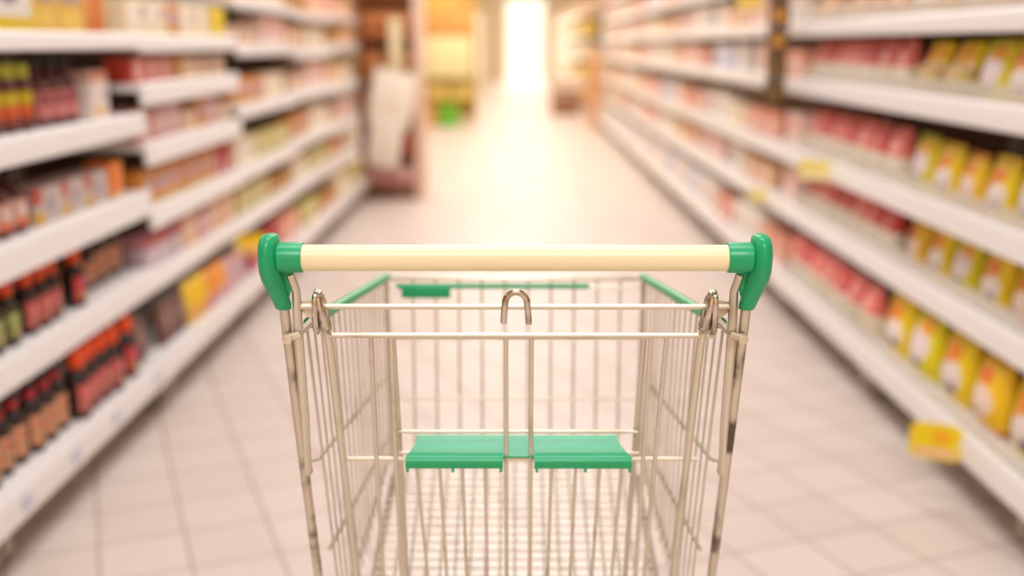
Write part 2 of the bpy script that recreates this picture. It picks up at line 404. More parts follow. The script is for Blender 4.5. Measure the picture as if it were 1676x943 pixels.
# ------------------------------------------------------------------ gondola shelving
LXB, LXU = -1.19, -1.24      # left: front of base shelf and of upper shelves
RXB, RXU = 1.236, 1.287
def lip_profile(xf, zt, zb, d):
    """price rail: gently tilted strip with rounded edges; d = +1 when the aisle lies at +x"""
    return [(xf - d * .014, zt), (xf - d * .004, zt), (xf - d * .001, zt - .004), (xf, zt - .012), (xf + d * .004, zb + .010), (xf + d * .003, zb + .002), (xf - d * .001, zb), (xf - d * .006, zb + .003), (xf - d * .010, zb + .012), (xf - d * .014, zt - .02)]
SHELF_N = ['bottom shelf', 'second shelf up', 'third shelf up', 'fourth shelf up', 'fifth shelf up', 'sixth shelf up', 'seventh shelf up']
def make_bay(side, y0, y1, lips, label, group, height=1.75, pale=False, fence=False, xb=None, xu=None):
    d = 1 if side == 'left' else -1
    xb = xb if xb is not None else (LXB if d > 0 else RXB); xu = xu if xu is not None else (LXU if d > 0 else RXU)
    cy = (y0 + y1) / 2; g = .0015; ya, yb_ = y0 + g - cy, y1 - g - cy
    e = empty('gondola_shelving', (xb, cy, 0), label, 'shelving unit', group)
    def pt(name, mb, m, parent=None, **k):
        mb.v = [(x - xb, y, z) for x, y, z in mb.v]
        return mb.build(name, m, parent or e, **k)
    xr = xu - d * .47
    pt('back_panel', MB().box(xr, xr - d * .02, ya + .02, yb_ - .02, .015, height), M_backpale if pale else M_back, smooth=False)
    for yy in (ya + .030, yb_ - .030):
        pt('upright', MB().box(xr + d * .03, xr - d * .03, yy - .011, yy + .011, 0, height, .003), M_post)
        ft = MB().box(xb - d * .03, xr + d * .034, yy - .018, yy + .018, .055, .128, .004)
        ft.lathe([(.022, 0), (.024, .006), (.010, .012), (.008, .06)], 12, (xb - d * .09, yy, 0))
        pt('foot', ft, M_foot)
    for i, (zb, zt) in enumerate(lips):
        xf = xb if i == 0 else xu
        sh = MB().box(xf - d * .012, xr + d * .032, ya, yb_, zt - .030, zt - .004, .002)
        sf = pt('shelf', sh, M_shelf)
        pt('price_rail', MB().prism(lip_profile(xf, zt, zb, d), ya, yb_), M_rail, sf, angle=30)
        if fence:
            pt('clear_fence', MB().rbox(xf - d * .022, 0, zt + .022, .003, yb_ - ya - .01, .052, .001), M_fence, sf, smooth=False)
    return e

LA = [(.130, .212), (.424, .505), (.690, .776), (.962, 1.034), (1.240, 1.290)]
LB = [(.130, .212), (.422, .485), (.632, .708), (.850, .930), (1.052, 1.130), (1.228, 1.288)]
LC = [(.130, .212), (.415, .480), (.640, .705), (.920, .985), (1.198, 1.256), (1.410, 1.455)]
LD = [(.130, .212), (.415, .480), (.660, .730), (.935, 1.000), (1.170, 1.235), (1.390, 1.440)]
RA = [(.130, .214), (.447, .525), (.708, .786), (1.030, 1.102), (1.288, 1.350)]
RB = RA + [(1.535, 1.590)]
RC = RA + [(1.535, 1.590), (1.780, 1.835)]
ORD = ['first', 'second', 'third', 'fourth', 'fifth', 'sixth', 'seventh', 'eighth', 'ninth', 'tenth', 'eleventh', 'twelfth', 'thirteenth', 'fourteenth', 'fifteenth', 'sixteenth']
lseams = [2.34 + 1.27 * (i - 1) for i in range(7)]          # 1.07 ... 8.69
rseams = [2.45 + 1.27 * (i - 1) for i in range(13)]         # 1.18 ... 16.42
lips_L = [LA, LA, LB, LC, LD, LC]
lips_R = [RA, RA, RB, RB, RC, RC, RC, RC, RC, RC, RC, RC]
for i in range(6):
    make_bay('left', lseams[i], lseams[i + 1], lips_L[i], ('white shelving bay at left, nearest the camera and mostly out of frame' if i == 0 else
             f'white shelving bay at left, {ORD[i-1]} full one from the camera'), 'left run of shelving', 1.75 if i < 3 else 1.9)
for i in range(12):
    make_bay('right', rseams[i], rseams[i + 1], lips_R[i], ('white shelving bay at right, nearest the camera and out of frame' if i == 0 else
             f'white shelving bay at right, {ORD[i-1]} full one from the camera'), 'right run of shelving', 1.95 if i < 4 else 2.15, pale=i >= 4, fence=(i in (1, 2)))

# ------------------------------------------------------------------ products: one model of each kind, copied along the shelves
# every model faces +x, stands at z = 0, centred on y; a model is [(name, mesh, parent index)] - the first entry is the thing itself
class Model:
    def __init__(self, name, cat, w, d, h): self.name, self.cat, self.w, self.d, self.h = name, cat, w, d, h; self.parts = []
    def add(self, name, mb, m, angle=35, label=None): self.parts.append((name, mb.mesh(name, m, True, angle), label)); return self
    def place(self, x, y, z, label, group, rz=0, scale=1.0):
        root = None
        for i, (n, me, lb) in enumerate(self.parts):
            o = bpy.data.objects.new(self.name if i == 0 else n, me); COL.objects.link(o)
            if i == 0:
                root = o; o.location = (x, y, z); o.rotation_euler = (0, 0, rz); o.scale = (scale, scale, scale)
                tag(o, label, self.cat, group)
            else:
                o.parent = root
                if lb: o['label'] = lb
        return root

def bottle(h, r, body, cap, label, band=None, lab=(.12, .52), neck=.33, name='sauce_bottle', caph=.14, capr=.55, lr=(-.36, .36), big=False):
    m = Model(name, 'bottle', 2 * r, 2 * r, h)
    hs = h * .62
    prof = [(r * .86, 0), (r * .97, .004), (r, .010), (r, hs * .92), (r * .97, hs * .97), (r * .87, hs * 1.03), (r * .66, hs * 1.11), (r * max(.5, neck * 1.1), hs * 1.18), (r * neck, hs * 1.24), (r * neck, h * .86 + .001)]
    m.add('body', MB().lathe(prof, 18), body)
    cr = r * capr
    c0 = .76 if big else .86
    if big: caph = .24
    m.add('cap', MB().lathe([(cr, h * c0), (cr, h * c0 + h * caph - .004), (cr * .9, h * c0 + h * caph - .001), (cr * .3, h * c0 + h * caph)], 16), cap) if big else m.add('cap', MB().lathe([(cr, h * .86), (cr, h * .86 + h * caph - .004), (cr * .9, h * .86 + h * caph - .001), (cr * .3, h * .86 + h * caph)], 16), cap)
    # wrap-round label: partial cylinder on the front with its own thickness
    vs = []; fs = []; n = 12; a0, a1 = lr[0] * PI, lr[1] * PI; z0, z1 = h * lab[0], h * lab[1]
    for k in range(n + 1):
        a = a0 + (a1 - a0) * k / n
        for rr in (r + .0003, r + .0012):
            for z in (z0, z1): vs.append((rr * math.cos(a), rr * math.sin(a), z))
    for k in range(n):
        b = 4 * k; c = b + 4
        fs += [(b + 2, c + 2, c + 3, b + 3), (b, b + 1, c + 1, c), (b + 1, b + 3, c + 3, c + 1), (b, c, c + 2, b + 2)]
    fs += [(0, 2, 3, 1), (4 * n, 4 * n + 1, 4 * n + 3, 4 * n + 2)]
    m.add('label', MB().add(vs, fs), label)
    if band:
        bz = hs * 1.19
        m.add('neck_band', MB().lathe([(r * .55, bz), (r * .60, bz + .003), (r * .57, h * .84), (r * neck + .001, h * .858)], 16), band)
    return m
def jar(h, r, body, lid, label, name='jar'):
    m = Model(name, 'jar', 2 * r, 2 * r, h)
    m.add('body', MB().lathe([(r * .9, 0), (r, .008), (r, h * .68), (r * .93, h * .75), (r * .8, h * .79), (r * .8, h * .83)], 18), body)
    m.add('lid', MB().lathe([(r * .86, h * .80), (r * .9, h * .81), (r * .9, h * .98), (r * .84, h), (r * .2, h)], 18), lid)
    m.add('label', MB().lathe([(r + .0003, h * .14), (r + .0011, h * .141), (r + .0011, h * .60), (r + .0003, h * .601)], 18), label)
    return m
def carton(w, d, h, m_, name='carton', flap=None, cat='box'):
    m = Model(name, cat, w, d, h)
    m.add('body', MB().rbox(0, 0, h / 2, d, w, h, .003, 2), m_)
    if flap: m.add('top_flap', MB().rbox(0, 0, h + .0012, d * .96, w * .5, .002, .0005, 1), flap)
    return m
def bag(w, d, h, m_, seal, name='snack_bag', cat='bag', top=.09, pw=2.3):
    m = Model(name, cat, w, d, h)
    secs = []
    n = 12; hb = h * (1 - top)
    for i in range(n + 1):
        t = i / n
        dep = d / 2 * (math.sin(PI * min(1, max(0, .14 + .86 * t)) ) ** .55 if t < 1 else .06)
        dep = max(dep, d * .06)
        wid = w / 2 * (.94 + .06 * math.sin(PI * t) - (.02 if t == 0 else 0))
        secs.append((.004 * math.sin(7 * t), .002 * math.sin(5 * t), hb * t, dep, wid))
    m.add('body', MB().loft(secs, 20, pw), m_, angle=60)
    # crimped seal along the top
    vs = []; fs = []; k = 13
    for i in range(k):
        y = -w * .47 + w * .94 * i / (k - 1); zz = .003 * (i % 2)
        vs += [(.0018 + zz * .3, y, hb - .004), (-.0018 + zz * .3, y, hb - .004), (.0014 - zz * .5, y, h - zz), (-.0014 - zz * .5, y, h - zz)]
    for i in range(k - 1):
        b = 4 * i; c = b + 4
        fs += [(b, c, c + 2, b + 2), (b + 1, b + 3, c + 3, c + 1), (b + 2, c + 2, c + 3, b + 3), (b, b + 1, c + 1, c)]
    fs += [(0, 2, 3, 1), (4 * k - 4, 4 * k - 3, 4 * k - 1, 4 * k - 2)]
    m.add('top_seal', MB().add(vs, fs), seal)
    return m
def tub(h, r, body, lid, name='tub'):
    m = Model(name, 'tub', 2 * r, 2 * r, h)
    m.add('body', MB().lathe([(r * .80, 0), (r * .84, .004), (r * .96, h * .60), (r * .96, h * .64)], 16), body)
    m.add('lid', MB().lathe([(r, h * .62), (r, h * .70), (r * .94, h * .74), (r * .80, h * .96), (r * .7, h), (r * .1, h)], 16), lid)
    return m

G = graphic
m_glass = mat('dark brown glass', S(40, 18, 12), .15); m_oil = mat('olive dark glass', S(52, 42, 20), .15)
m_redbrown = mat('red brown sauce', S(96, 40, 34), .25); m_blackcap = mat('black plastic', S(34, 28, 26), .35)
m_redband = mat('red foil', S(196, 28, 42), .3); m_orangecap = mat('orange plastic', S(238, 76, 8), .35)
m_redcap = mat('red plastic', S(206, 62, 54), .35); m_limecap = mat('lime plastic', S(190, 186, 40), .35); m_tancap = mat('tan plastic', S(176, 140, 100), .4)
m_pinkcap = mat('salmon plastic', S(226, 112, 100), .35); m_creambody = mat('cream plastic body', S(238, 226, 202), .4)
l_tan = G('tan paper label', S(216, 150, 110), [('rect', .2, .8, .55, .8, S(190, 100, 70)), ('rect', .2, .8, .15, .4, S(170, 130, 90))])
l_pink = G('pink red paper label', S(206, 96, 88), [('rect', .1, .9, .1, .35, S(160, 110, 90)), ('disc', .5, .65, .22, .18, S(230, 140, 130))])
l_purple = G('red label with violet disc', S(222, 66, 52), [('disc', .5, .72, .26, .2, S(170, 80, 140)), ('rect', .1, .9, .05, .4, S(150, 120, 80))])
l_green = G('olive green paper label', S(120, 120, 62), [('rect', .1, .9, .5, .95, S(172, 176, 104)), ('disc', .5, .3, .3, .2, S(190, 170, 110))])
l_yo = G('yellow over orange label', S(214, 92, 40), [('rect', 0, 1, .58, 1, S(206, 176, 20)), ('rect', 0, 1, 0, .2, S(150, 60, 46))])
l_rose = G('rose paper label', S(214, 128, 124), [('rect', .1, .9, .5, .9, S(150, 70, 74))])
l_pale = G('pale pink paper label', S(224, 176, 160), [('rect', .1, .9, .0, .3, S(226, 110, 70)), ('rect', .2, .8, .5, .7, S(240, 220, 210))])

B_red = bottle(.222, .036, m_glass, m_blackcap, l_tan, m_redband, neck=.44, capr=.56)
B_or = bottle(.212, .037, m_glass, m_orangecap, l_pink, caph=.14, capr=.72, neck=.42, big=True)
B_orv = bottle(.212, .038, m_glass, m_orangecap, l_purple, caph=.14, capr=.72, neck=.42, big=True)
B_gr = bottle(.200, .038, m_oil, m_orangecap, l_green, caph=.14, capr=.72, neck=.42, big=True)
B_ros = bottle(.190, .038, m_redbrown, m_blackcap, l_rose)
B_pale = bottle(.175, .039, m_redbrown, m_blackcap, l_pale)
B_tan = bottle(.20, .036, m_glass, m_tancap, l_tan, capr=.8)
J_yo = jar(.175, .039, m_redbrown, m_limecap, l_yo); J_tan = jar(.17, .040, m_glass, m_tancap, l_tan)

C_yel = carton(.27, .12, .17, G('yellow carton print', S(232, 196, 24), [('rect', .10, .92, .22, 1.0, S(236, 226, 214)), ('disc', .5, .62, .22, .22, S(140, 124, 130))]), 'cereal_carton')
C_ybe = carton(.17, .09, .15, G('straw carton print', S(226, 178, 74), [('rect', .1, .9, .55, .95, S(168, 140, 130)), ('rect', .1, .9, .1, .4, S(240, 200, 90))]))
C_or = carton(.08, .09, .16, G('orange carton print', S(216, 120, 34), [('rect', .3, .7, .2, .8, S(230, 160, 90))]))
C_org = carton(.10, .09, .115, G('bright orange carton print', S(240, 128, 40), [('rect', .0, 1, .0, .18, S(220, 170, 120))]))
C_white = carton(.15, .09, .145, G('white carton print', S(232, 216, 204), [('rect', 0, 1, .78, 1, S(214, 130, 96)), ('rect', .1, .7, .08, .24, S(236, 180, 80)), ('disc', .7, .5, .16, .14, S(206, 170, 180))]))
C_lil = carton(.07, .08, .14, G('lilac carton print', S(190, 176, 196), [('rect', .1, .9, .55, .9, S(220, 200, 190))]))
C_greyp = carton(.16, .10, .10, G('grey pink carton print', S(206, 186, 178), [('rect', 0, .24, .55, 1, S(206, 80, 60)), ('disc', .55, .5, .14, .22, S(160, 140, 150)), ('rect', 0, .3, 0, .35, S(222, 170, 40))]))
C_redp = carton(.14, .10, .085, G('red carton with pink panel', S(206, 70, 54), [('rect', .14, .62, .15, .9, S(236, 184, 172))]), 'food_box', None, 'box')
C_gold = carton(.12, .10, .085, G('golden brown carton print', S(186, 122, 34), [('rect', .55, .9, .1, .9, S(216, 160, 80))]), 'food_box', None, 'box')
C_bei = carton(.16, .10, .08, G('beige carton print', S(226, 182, 140), [('rect', .1, .9, .4, .85, S(236, 204, 184)), ('rect', .3, .6, .55, .75, S(170, 140, 140))]), 'food_box', None, 'box')
C_mau = carton(.16, .10, .11, G('mauve pink carton print', S(206, 150, 140), [('rect', .1, .75, .25, .85, S(230, 196, 196)), ('rect', 0, .12, 0, 1, S(220, 110, 60))]), 'food_box', None, 'box')
C_oru = carton(.15, .10, .12, G('orange carton with violet picture', S(222, 138, 50), [('disc', .5, .55, .32, .25, S(190, 164, 176)), ('rect', 0, 1, 0, .16, S(200, 160, 60))]), 'food_box', None, 'box')
C_red = carton(.09, .09, .125, G('crimson carton print', S(196, 56, 58), [('rect', .1, .9, .1, .4, S(220, 150, 150))]), 'food_box', None, 'box')
C_pur = carton(.13, .10, .12, G('pink violet carton with red top', S(208, 182, 190), [('rect', 0, 1, .66, 1, S(190, 60, 58)), ('disc', .5, .35, .3, .16, S(232, 214, 214))]), 'food_box', None, 'box')
C_peach = carton(.19, .12, .12, G('peach carton print', S(236, 180, 132), [('rect', .1, .9, .3, .75, S(242, 206, 176))]), 'food_box', None, 'box')
C_cream = carton(.20, .12, .12, G('cream carton print', S(240, 218, 178), [('rect', .1, .5, .2, .8, S(244, 232, 214)), ('rect', .6, .9, .55, .8, S(190, 150, 160))]), 'food_box', None, 'box')
C_yell = carton(.08, .09, .12, G('lemon yellow carton print', S(238, 204, 10), [('rect', .1, .9, .1, .3, S(240, 220, 120))]))
C_salmon = carton(.21, .13, .13, G('salmon carton print', S(232, 152, 124), [('rect', .1, .9, .2, .6, S(244, 206, 186))]), 'food_box', None, 'box')
C_ltgreen = carton(.11, .10, .12, G('yellow green carton print', S(204, 186, 100), [('rect', .15, .85, .3, .8, S(228, 210, 160))]), 'food_box', None, 'box')
C_pinkw = carton(.26, .16, .15, G('pale pink carton print', S(240, 204, 188), [('rect', .1, .9, .5, .85, S(236, 170, 156))]), 'multipack', None, 'multipack')
C_whit = carton(.28, .16, .16, G('ivory carton print', S(244, 232, 216), [('rect', .1, .9, .55, .8, S(232, 200, 180)), ('disc', .3, .3, .14, .14, S(176, 170, 200))]), 'multipack', None, 'multipack')
C_blue = carton(.26, .16, .15, G('pale lilac blue carton print', S(226, 220, 228), [('rect', .1, .9, .15, .5, S(190, 190, 220))]), 'multipack', None, 'multipack')

s_brown = mat('brown foil', S(96, 66, 54), .35); s_yel = mat('yellow foil', S(232, 186, 10), .3); s_org = mat('orange foil', S(228, 140, 20), .3); s_lime = mat('lime foil', S(176, 166, 18), .3); s_pk = mat('pink foil', S(224, 164, 150), .35); s_cream = mat('cream foil', S(240, 222, 190), .4)
K_brown = bag(.085, .05, .165, G('brown pouch print', S(122, 84, 70), [('rect', .15, .85, .45, .8, S(150, 116, 104)), ('rect', .2, .8, .1, .3, S(98, 60, 48))]), s_brown, 'pouch', 'pouch')
K_yel = bag(.12, .07, .17, G('yellow bag print', S(238, 192, 6), [('disc', .5, .3, .3, .16, S(230, 140, 110))]), s_yel)
K_orp = bag(.14, .07, .16, G('orange bag print', S(238, 148, 34), [('rect', 0, 1, 0, .42, S(222, 150, 140)), ('disc', .5, .25, .22, .12, S(206, 170, 190))]), s_org)
K_pink = bag(.14, .07, .15, G('pink violet bag print', S(222, 176, 172), [('disc', .5, .5, .3, .2, S(200, 170, 196))]), s_pk)
bagA = G('yellow bag with orange fruit and white panel', S(250, 214, 14), [('disc', .5, .40, .36, .26, S(242, 224, 212)), ('disc', .46, .76, .28, .15, S(240, 136, 14)), ('disc', .62, .24, .13, .07, S(84, 66, 130)), ('disc', .28, .60, .14, .08, S(236, 150, 60))])
bagB = G('amber bag with pink panel', S(250, 198, 26), [('disc', .5, .42, .34, .22, S(244, 214, 196)), ('disc', .44, .78, .24, .13, S(236, 116, 20)), ('rect', .0, 1, .0, .10, S(206, 110, 60)), ('disc', .3, .22, .14, .07, S(120, 80, 96))])
bagC = G('lime yellow bag with lilac panel', S(232, 214, 18), [('disc', .48, .52, .36, .28, S(236, 216, 214)), ('disc', .55, .24, .12, .07, S(74, 60, 140)), ('disc', .6, .84, .24, .12, S(244, 160, 30)), ('rect', .0, .14, .0, 1, S(160, 160, 20))])
K_A = bag(.205, .11, .225, bagA, s_yel); K_B = bag(.195, .11, .215, bagB, s_org); K_C = bag(.225, .115, .230, bagC, s_lime)
K_a = bag(.165, .09, .170, bagA, s_yel); K_b = bag(.155, .09, .16, bagB, s_org); K_c = bag(.175, .09, .18, bagC, s_lime)
traym = G('tan cardboard tray print', S(206, 170, 110), [('rect', .1, .5, .2, .8, S(216, 186, 130)), ('rect', .7, .9, .2, .8, S(196, 180, 60))])
K_t = Model('tray_pack', 'tray', .19, .10, .17)
K_t.add('tray', MB().rbox(0, 0, .002, .10, .186, .004, .001).rbox(.048, 0, .045, .004, .186, .09, .001).rbox(-.048, 0, .045, .004, .186, .09, .001).rbox(0, -.091, .045, .1, .004, .09, .001).rbox(0, .091, .045, .1, .004, .09, .001), traym)
for s in (-1, 1):
    bb = MB(); sec = []
    for i in range(9):
        t = i / 8; sec.append((0, s * .045, .005 + .16 * t, max(.004, .038 * math.sin(PI * (.15 + .83 * t)) ** .6), .042 - .008 * t * t))
    bb.loft(sec, 16, 2.3); K_t.add('snack_bag', bb, bagB if s < 0 else bagA, 60)
T_red = bag(.165, .10, .185, G('salmon over cream bag print', S(232, 218, 190), [('rect', -.1, 1.1, .50, 1.1, S(226, 110, 98)), ('disc', .5, .70, .26, .13, S(238, 170, 156))]), mat('salmon foil', S(226, 110, 98), .35), 'snack_bag', 'bag')
T_redd = bag(.165, .10, .185, G('red over cream bag print', S(234, 222, 200), [('rect', -.1, 1.1, .50, 1.1, S(204, 66, 60)), ('disc', .5, .70, .24, .12, S(230, 140, 128))]), mat('red foil wrap', S(204, 66, 60), .35), 'snack_bag', 'bag')

COUNT = {}
def row(side, y, yend, xf, z, seq, desc, where, rowgroup, gap=.006, back=.05, share=False, jit=.003, zmax=None):
    """fill a shelf from y to yend with the models in seq (cycled); every kind keeps its own count for its labels"""
    d = 1 if side == 'left' else -1; n = {}; i = 0
    if isinstance(seq, list):                       # spread what is left over along the row
        tot = 0; k = 0
        while True:
            m_ = seq[k % len(seq)]; wd = m_.w * (zmax / m_.h if zmax and m_.h > zmax else 1) + gap + .004
            if tot + wd > yend - y: break
            tot += wd; k += 1
        if k: gap += min(.04, max(0, (yend - y - tot) / k))
    while True:
        mdl = seq[i % len(seq)] if not isinstance(seq, dict) else None
        if y + mdl.w > yend: break
        sc = 1.0
        if zmax and mdl.h > zmax: sc = zmax / mdl.h
        key = desc[mdl]; COUNT[(key, where)] = n[key] = COUNT.get((key, where), 0) + 1
        lab = f'{ORD[min(n[key], 16) - 1]} {key} from camera, {where}'
        x = xf - d * (back + mdl.d / 2 * sc) + random.uniform(-jit, jit)
        mdl.place(x, y + mdl.w * sc / 2, z, lab, f'{key}s, {rowgroup}' if not share else f'{key} row, {rowgroup}', (0 if d > 0 else PI) + random.uniform(-.05, .05) * (0 if share else 1), sc)
        y += mdl.w * sc + gap + random.uniform(0, .004); i += 1
        if isinstance(seq, tuple) and i >= len(seq): break
    return y
D = {B_red: 'dark bottle with red neck band', B_or: 'orange-capped bottle with pink label', B_orv: 'orange-capped bottle with violet disc', B_gr: 'orange-capped bottle with olive label', B_ros: 'red-brown bottle with rose label', B_pale: 'red-brown bottle with pale label',
     B_tan: 'tan-capped dark bottle', J_yo: 'lime-lidded jar with orange label', J_tan: 'tan-lidded dark jar', C_yel: 'yellow carton with white panel', C_ybe: 'straw-yellow carton', C_or: 'deep orange carton', C_org: 'bright orange box',
     C_white: 'white carton with orange edge', C_lil: 'lilac carton', C_greyp: 'grey-pink flat carton', C_redp: 'red carton with pink panel', C_gold: 'golden brown carton', C_bei: 'beige carton', C_mau: 'mauve carton with orange edge',
     C_oru: 'orange carton with violet picture', C_red: 'crimson carton', C_pur: 'pink carton with red top', C_peach: 'peach carton', C_cream: 'cream carton', C_yell: 'lemon yellow carton', C_salmon: 'salmon carton', C_ltgreen: 'yellow-green carton',
     C_pinkw: 'pale pink carton', C_whit: 'ivory carton', C_blue: 'pale lilac-blue carton', K_brown: 'brown pouch', K_yel: 'yellow bag', K_orp: 'orange bag with pink base', K_pink: 'pink-violet bag',
     K_A: 'big yellow snack bag', K_B: 'big amber snack bag', K_C: 'big lime-yellow snack bag', K_a: 'yellow snack bag', K_b: 'amber snack bag', K_c: 'lime-yellow snack bag', K_t: 'tan tray of amber bags', T_red: 'salmon and cream bag', T_redd: 'red and cream bag'}
def top(lips, i): return lips[i][1] - .0035
E_ = 1e-4
def LR(bay, i, y, seq, back=.03, share=False, yend=None, **k):
    lips = lips_L[bay]; bn = ['frame-edge left bay', 'nearest left bay', 'second left bay', 'third left bay', 'fourth left bay', 'fifth left bay'][bay]
    zm = (lips[i + 1][0] - lips[i][1] - .012) if i + 1 < len(lips) else None
    return row('left', y, (yend or lseams[bay + 1]) - .012, LXB if i == 0 else LXU, top(lips, i) + E_, seq, D, f'{SHELF_N[i]}, {bn}', f'{SHELF_N[i]}, {bn}', back=back, share=share, zmax=zm, **k)
def RR(bay, i, y, seq, back=.035, share=False, yend=None, **k):
    lips = lips_R[bay]; bn = ['frame-edge', 'nearest', 'second', 'third', 'fourth', 'fifth', 'sixth', 'seventh', 'eighth', 'ninth', 'tenth', 'eleventh'][bay] + ' right bay'
    zm = (lips[i + 1][0] - lips[i][1] - .012) if i + 1 < len(lips) else None
    return row('right', y, (yend or rseams[bay + 1]) - .012, RXB if i == 0 else RXU, top(lips, i) + E_, seq, D, f'{SHELF_N[i]}, {bn}', f'{SHELF_N[i]}, {bn}', back=back, share=share, zmax=zm, **k)

# --- left, frame edge and nearest bay
LR(0, 0, 2.25, (J_tan,), .02)
y = LR(1, 0, 2.38, (B_red,) * 6, .05, gap=.016, jit=.012)
y = LR(1, 0, y + .01, (B_or,) * 4, .030, gap=.012, jit=.006); y = LR(1, 0, y + .05, (B_orv,), .03)
y = LR(1, 0, y + .06, [K_brown], .05)
y = LR(1, 1, 2.44, (B_gr,) * 3, .035, gap=.02); y = LR(1, 1, y + .03, (B_or,) * 3, .035, gap=.014); y = LR(1, 1, y + .07, (B_orv,), .025); LR(1, 1, y + .05, [J_tan, B_tan, J_tan], .09, gap=.02)
y = LR(1, 2, 2.46, (B_pale,) * 4, .045, gap=.014); y = LR(1, 2, y + .03, (C_greyp, C_greyp, C_greyp), .05); LR(1, 2, y + .01, (C_org,), .04)
y = LR(1, 3, 2.47, (J_tan, J_tan), .05); y = LR(1, 3, y + .02, (J_yo,) * 3, .05, gap=.012); y = LR(1, 3, y + .04, (B_ros,) * 3, .06, gap=.014); LR(1, 3, y + .03, [C_white, C_white, C_lil], .05)
y = LR(1, 4, 2.36, (C_yel,) * 2, .03); LR(1, 4, y + .01, (C_ybe, C_ybe, C_or, C_or), .04)
# --- left, second bay
y = LR(2, 0, 3.64, (K_brown,) * 3, .04); y = LR(2, 0, y, (K_yel,) * 2, .03); y = LR(2, 0, y, (K_orp,) * 2, .03); LR(2, 0, y, [K_pink], .03)
y = LR(2, 1, 3.64, (C_pur,) * 3, .04); LR(2, 1, y, [C_peach, C_mau, C_peach], .04)
y = LR(2, 2, 3.64, (C_oru,) * 6, .04); LR(2, 2, y, [C_red], .04)
y = LR(2, 3, 3.64, (C_mau,) * 2, .04); LR(2, 3, y, [C_mau, C_bei, C_oru], .04)
y = LR(2, 4, 3.64, (C_redp,) * 3, .04); y = LR(2, 4, y, (C_gold,), .04); LR(2, 4, y, [C_bei], .04)
y = LR(2, 5, 3.64, (C_cream,) * 2, .04); y = LR(2, 5, y, (C_oru, C_cream, C_cream), .04); LR(2, 5, y, (C_yell, C_yell, C_peach), .03)
# --- left, blurred bays behind
palL = [[C_salmon, C_peach], [C_cream, C_ltgreen], [C_peach, C_cream], [C_red, C_salmon], [C_oru, C_cream], [C_gold, C_peach], [C_ltgreen, C_gold], [C_bei, C_pinkw]]
q = 0
for bay in (3, 4, 5):
    for i in range(len(lips_L[bay])):
        a, b = palL[(q * 3 + bay) % len(palL)]; q += 1
        mid = lseams[bay] + 1.27 * random.uniform(.35, .6)
        yy = LR(bay, i, lseams[bay] + .02, [a], .04, True, mid)
        LR(bay, i, max(yy, mid), [b], .04, True)

# --- right, nearest bay: big bags below, smaller ones above
seqs = [[K_A, K_B, K_C, K_A, K_C, K_B], [K_b, K_c, K_a, K_b, K_a, K_c], [K_c, K_a, K_a, K_c, K_b, K_a]]
RR(1, 0, 2.49, [K_A, K_B, K_A, K_C, K_A, K_B], .055, gap=.022); RR(1, 1, 2.49, [K_c, K_b, K_a, K_c, K_a, K_b], .055, gap=.02); RR(1, 2, 2.49, [K_a, K_c, K_a, K_b], .05, gap=.016)
y = RR(1, 3, 2.47, (K_a, K_b, K_a, K_c), .045, gap=.012); RR(1, 3, y, [K_t], .04)
y = RR(1, 4, 2.47, (C_peach,) * 3, .04); RR(1, 4, y, [C_cream, C_ybe], .04)
RR(0, 0, 2.31, (K_B,), .045); RR(0, 1, 2.33, (K_c,), .045); RR(0, 2, 2.33, (K_a,), .045)
# --- right, second bay: two-tone bags
RR(2, 0, 3.74, [T_red, T_red, T_redd], .045); RR(2, 1, 3.74, [T_redd, T_redd, T_red], .045); RR(2, 2, 3.74, [T_red, T_redd], .045); RR(2, 3, 3.74, [T_red, T_red, T_redd], .045)
RR(2, 4, 3.74, [C_peach, C_bei], .04)
# --- right, blurred bays behind
palR = [[C_pinkw, C_salmon], [C_whit, C_blue], [C_salmon, C_pinkw], [C_peach, C_whit], [C_whit, C_pinkw], [C_pinkw, C_peach], [C_cream, C_whit]]  # pastel packs carry the washed-out haze of these bays in their colour
q = 0
for bay in range(3, 12):
    for i in range(len(lips_R[bay])):
        a, b = palR[(q * 2 + bay) % len(palR)]; q += 1
        if i == 0: a, b = (C_blue, C_whit) if bay > 4 else (C_salmon, C_whit)
        mid = rseams[bay] + 1.27 * random.uniform(.35, .6)
        yy = RR(bay, i, rseams[bay] + .02, [a], .04, True, mid, gap=.01)
        RR(bay, i, max(yy, mid), [b], .04, True, gap=.01)

# ------------------------------------------------------------------ shelf tags
m_tag = G('yellow tag card', S(246, 214, 8), [('rect', .1, .9, .08, .30, S(244, 196, 150)), ('disc', .4, .62, .2, .2, S(250, 176, 0))])
m_tagp = G('pale yellow tag card', S(248, 226, 130), [('rect', .1, .9, .1, .3, S(250, 240, 210))])
def shelf_tag(x, y, z, w, h, d, m, label):
    """a card standing out from the rail into the aisle, held by a clip on the rail"""
    t = empty('shelf_tag', (x, y, z), label, 'shelf tag', 'yellow tags on the shelf rails', d * math.radians(-66))
    c = MB(); n = 8; vs = []; fs = []
    for i in range(n + 1):
        u = i / n
        for e in (0, .0012):
            xx = .008 * math.sin(PI * u) + e
            k = min(1, .72 + 2.4 * min(u, 1 - u))
            vs += [(xx, .012 + u * w, -h * .5 - h * .5 * k), (xx, .012 + u * w, -h * .5 + h * .5 * k)]
    for i in range(n):
        b = 4 * i; k = b + 4
        fs += [(b, k, k + 1, b + 1), (b + 2, b + 3, k + 3, k + 2), (b + 1, k + 1, k + 3, b + 3), (b, b + 2, k + 2, k)]
    fs += [(0, 1, 3, 2), (4 * n, 4 * n + 2, 4 * n + 3, 4 * n + 1)]
    c.add(vs, fs); c.build('card', m, t, angle=60)
    MB().rbox(0, .008, -h * .5, .004, .020, .016, .0015).build('clip', M_rail, t)
    return t
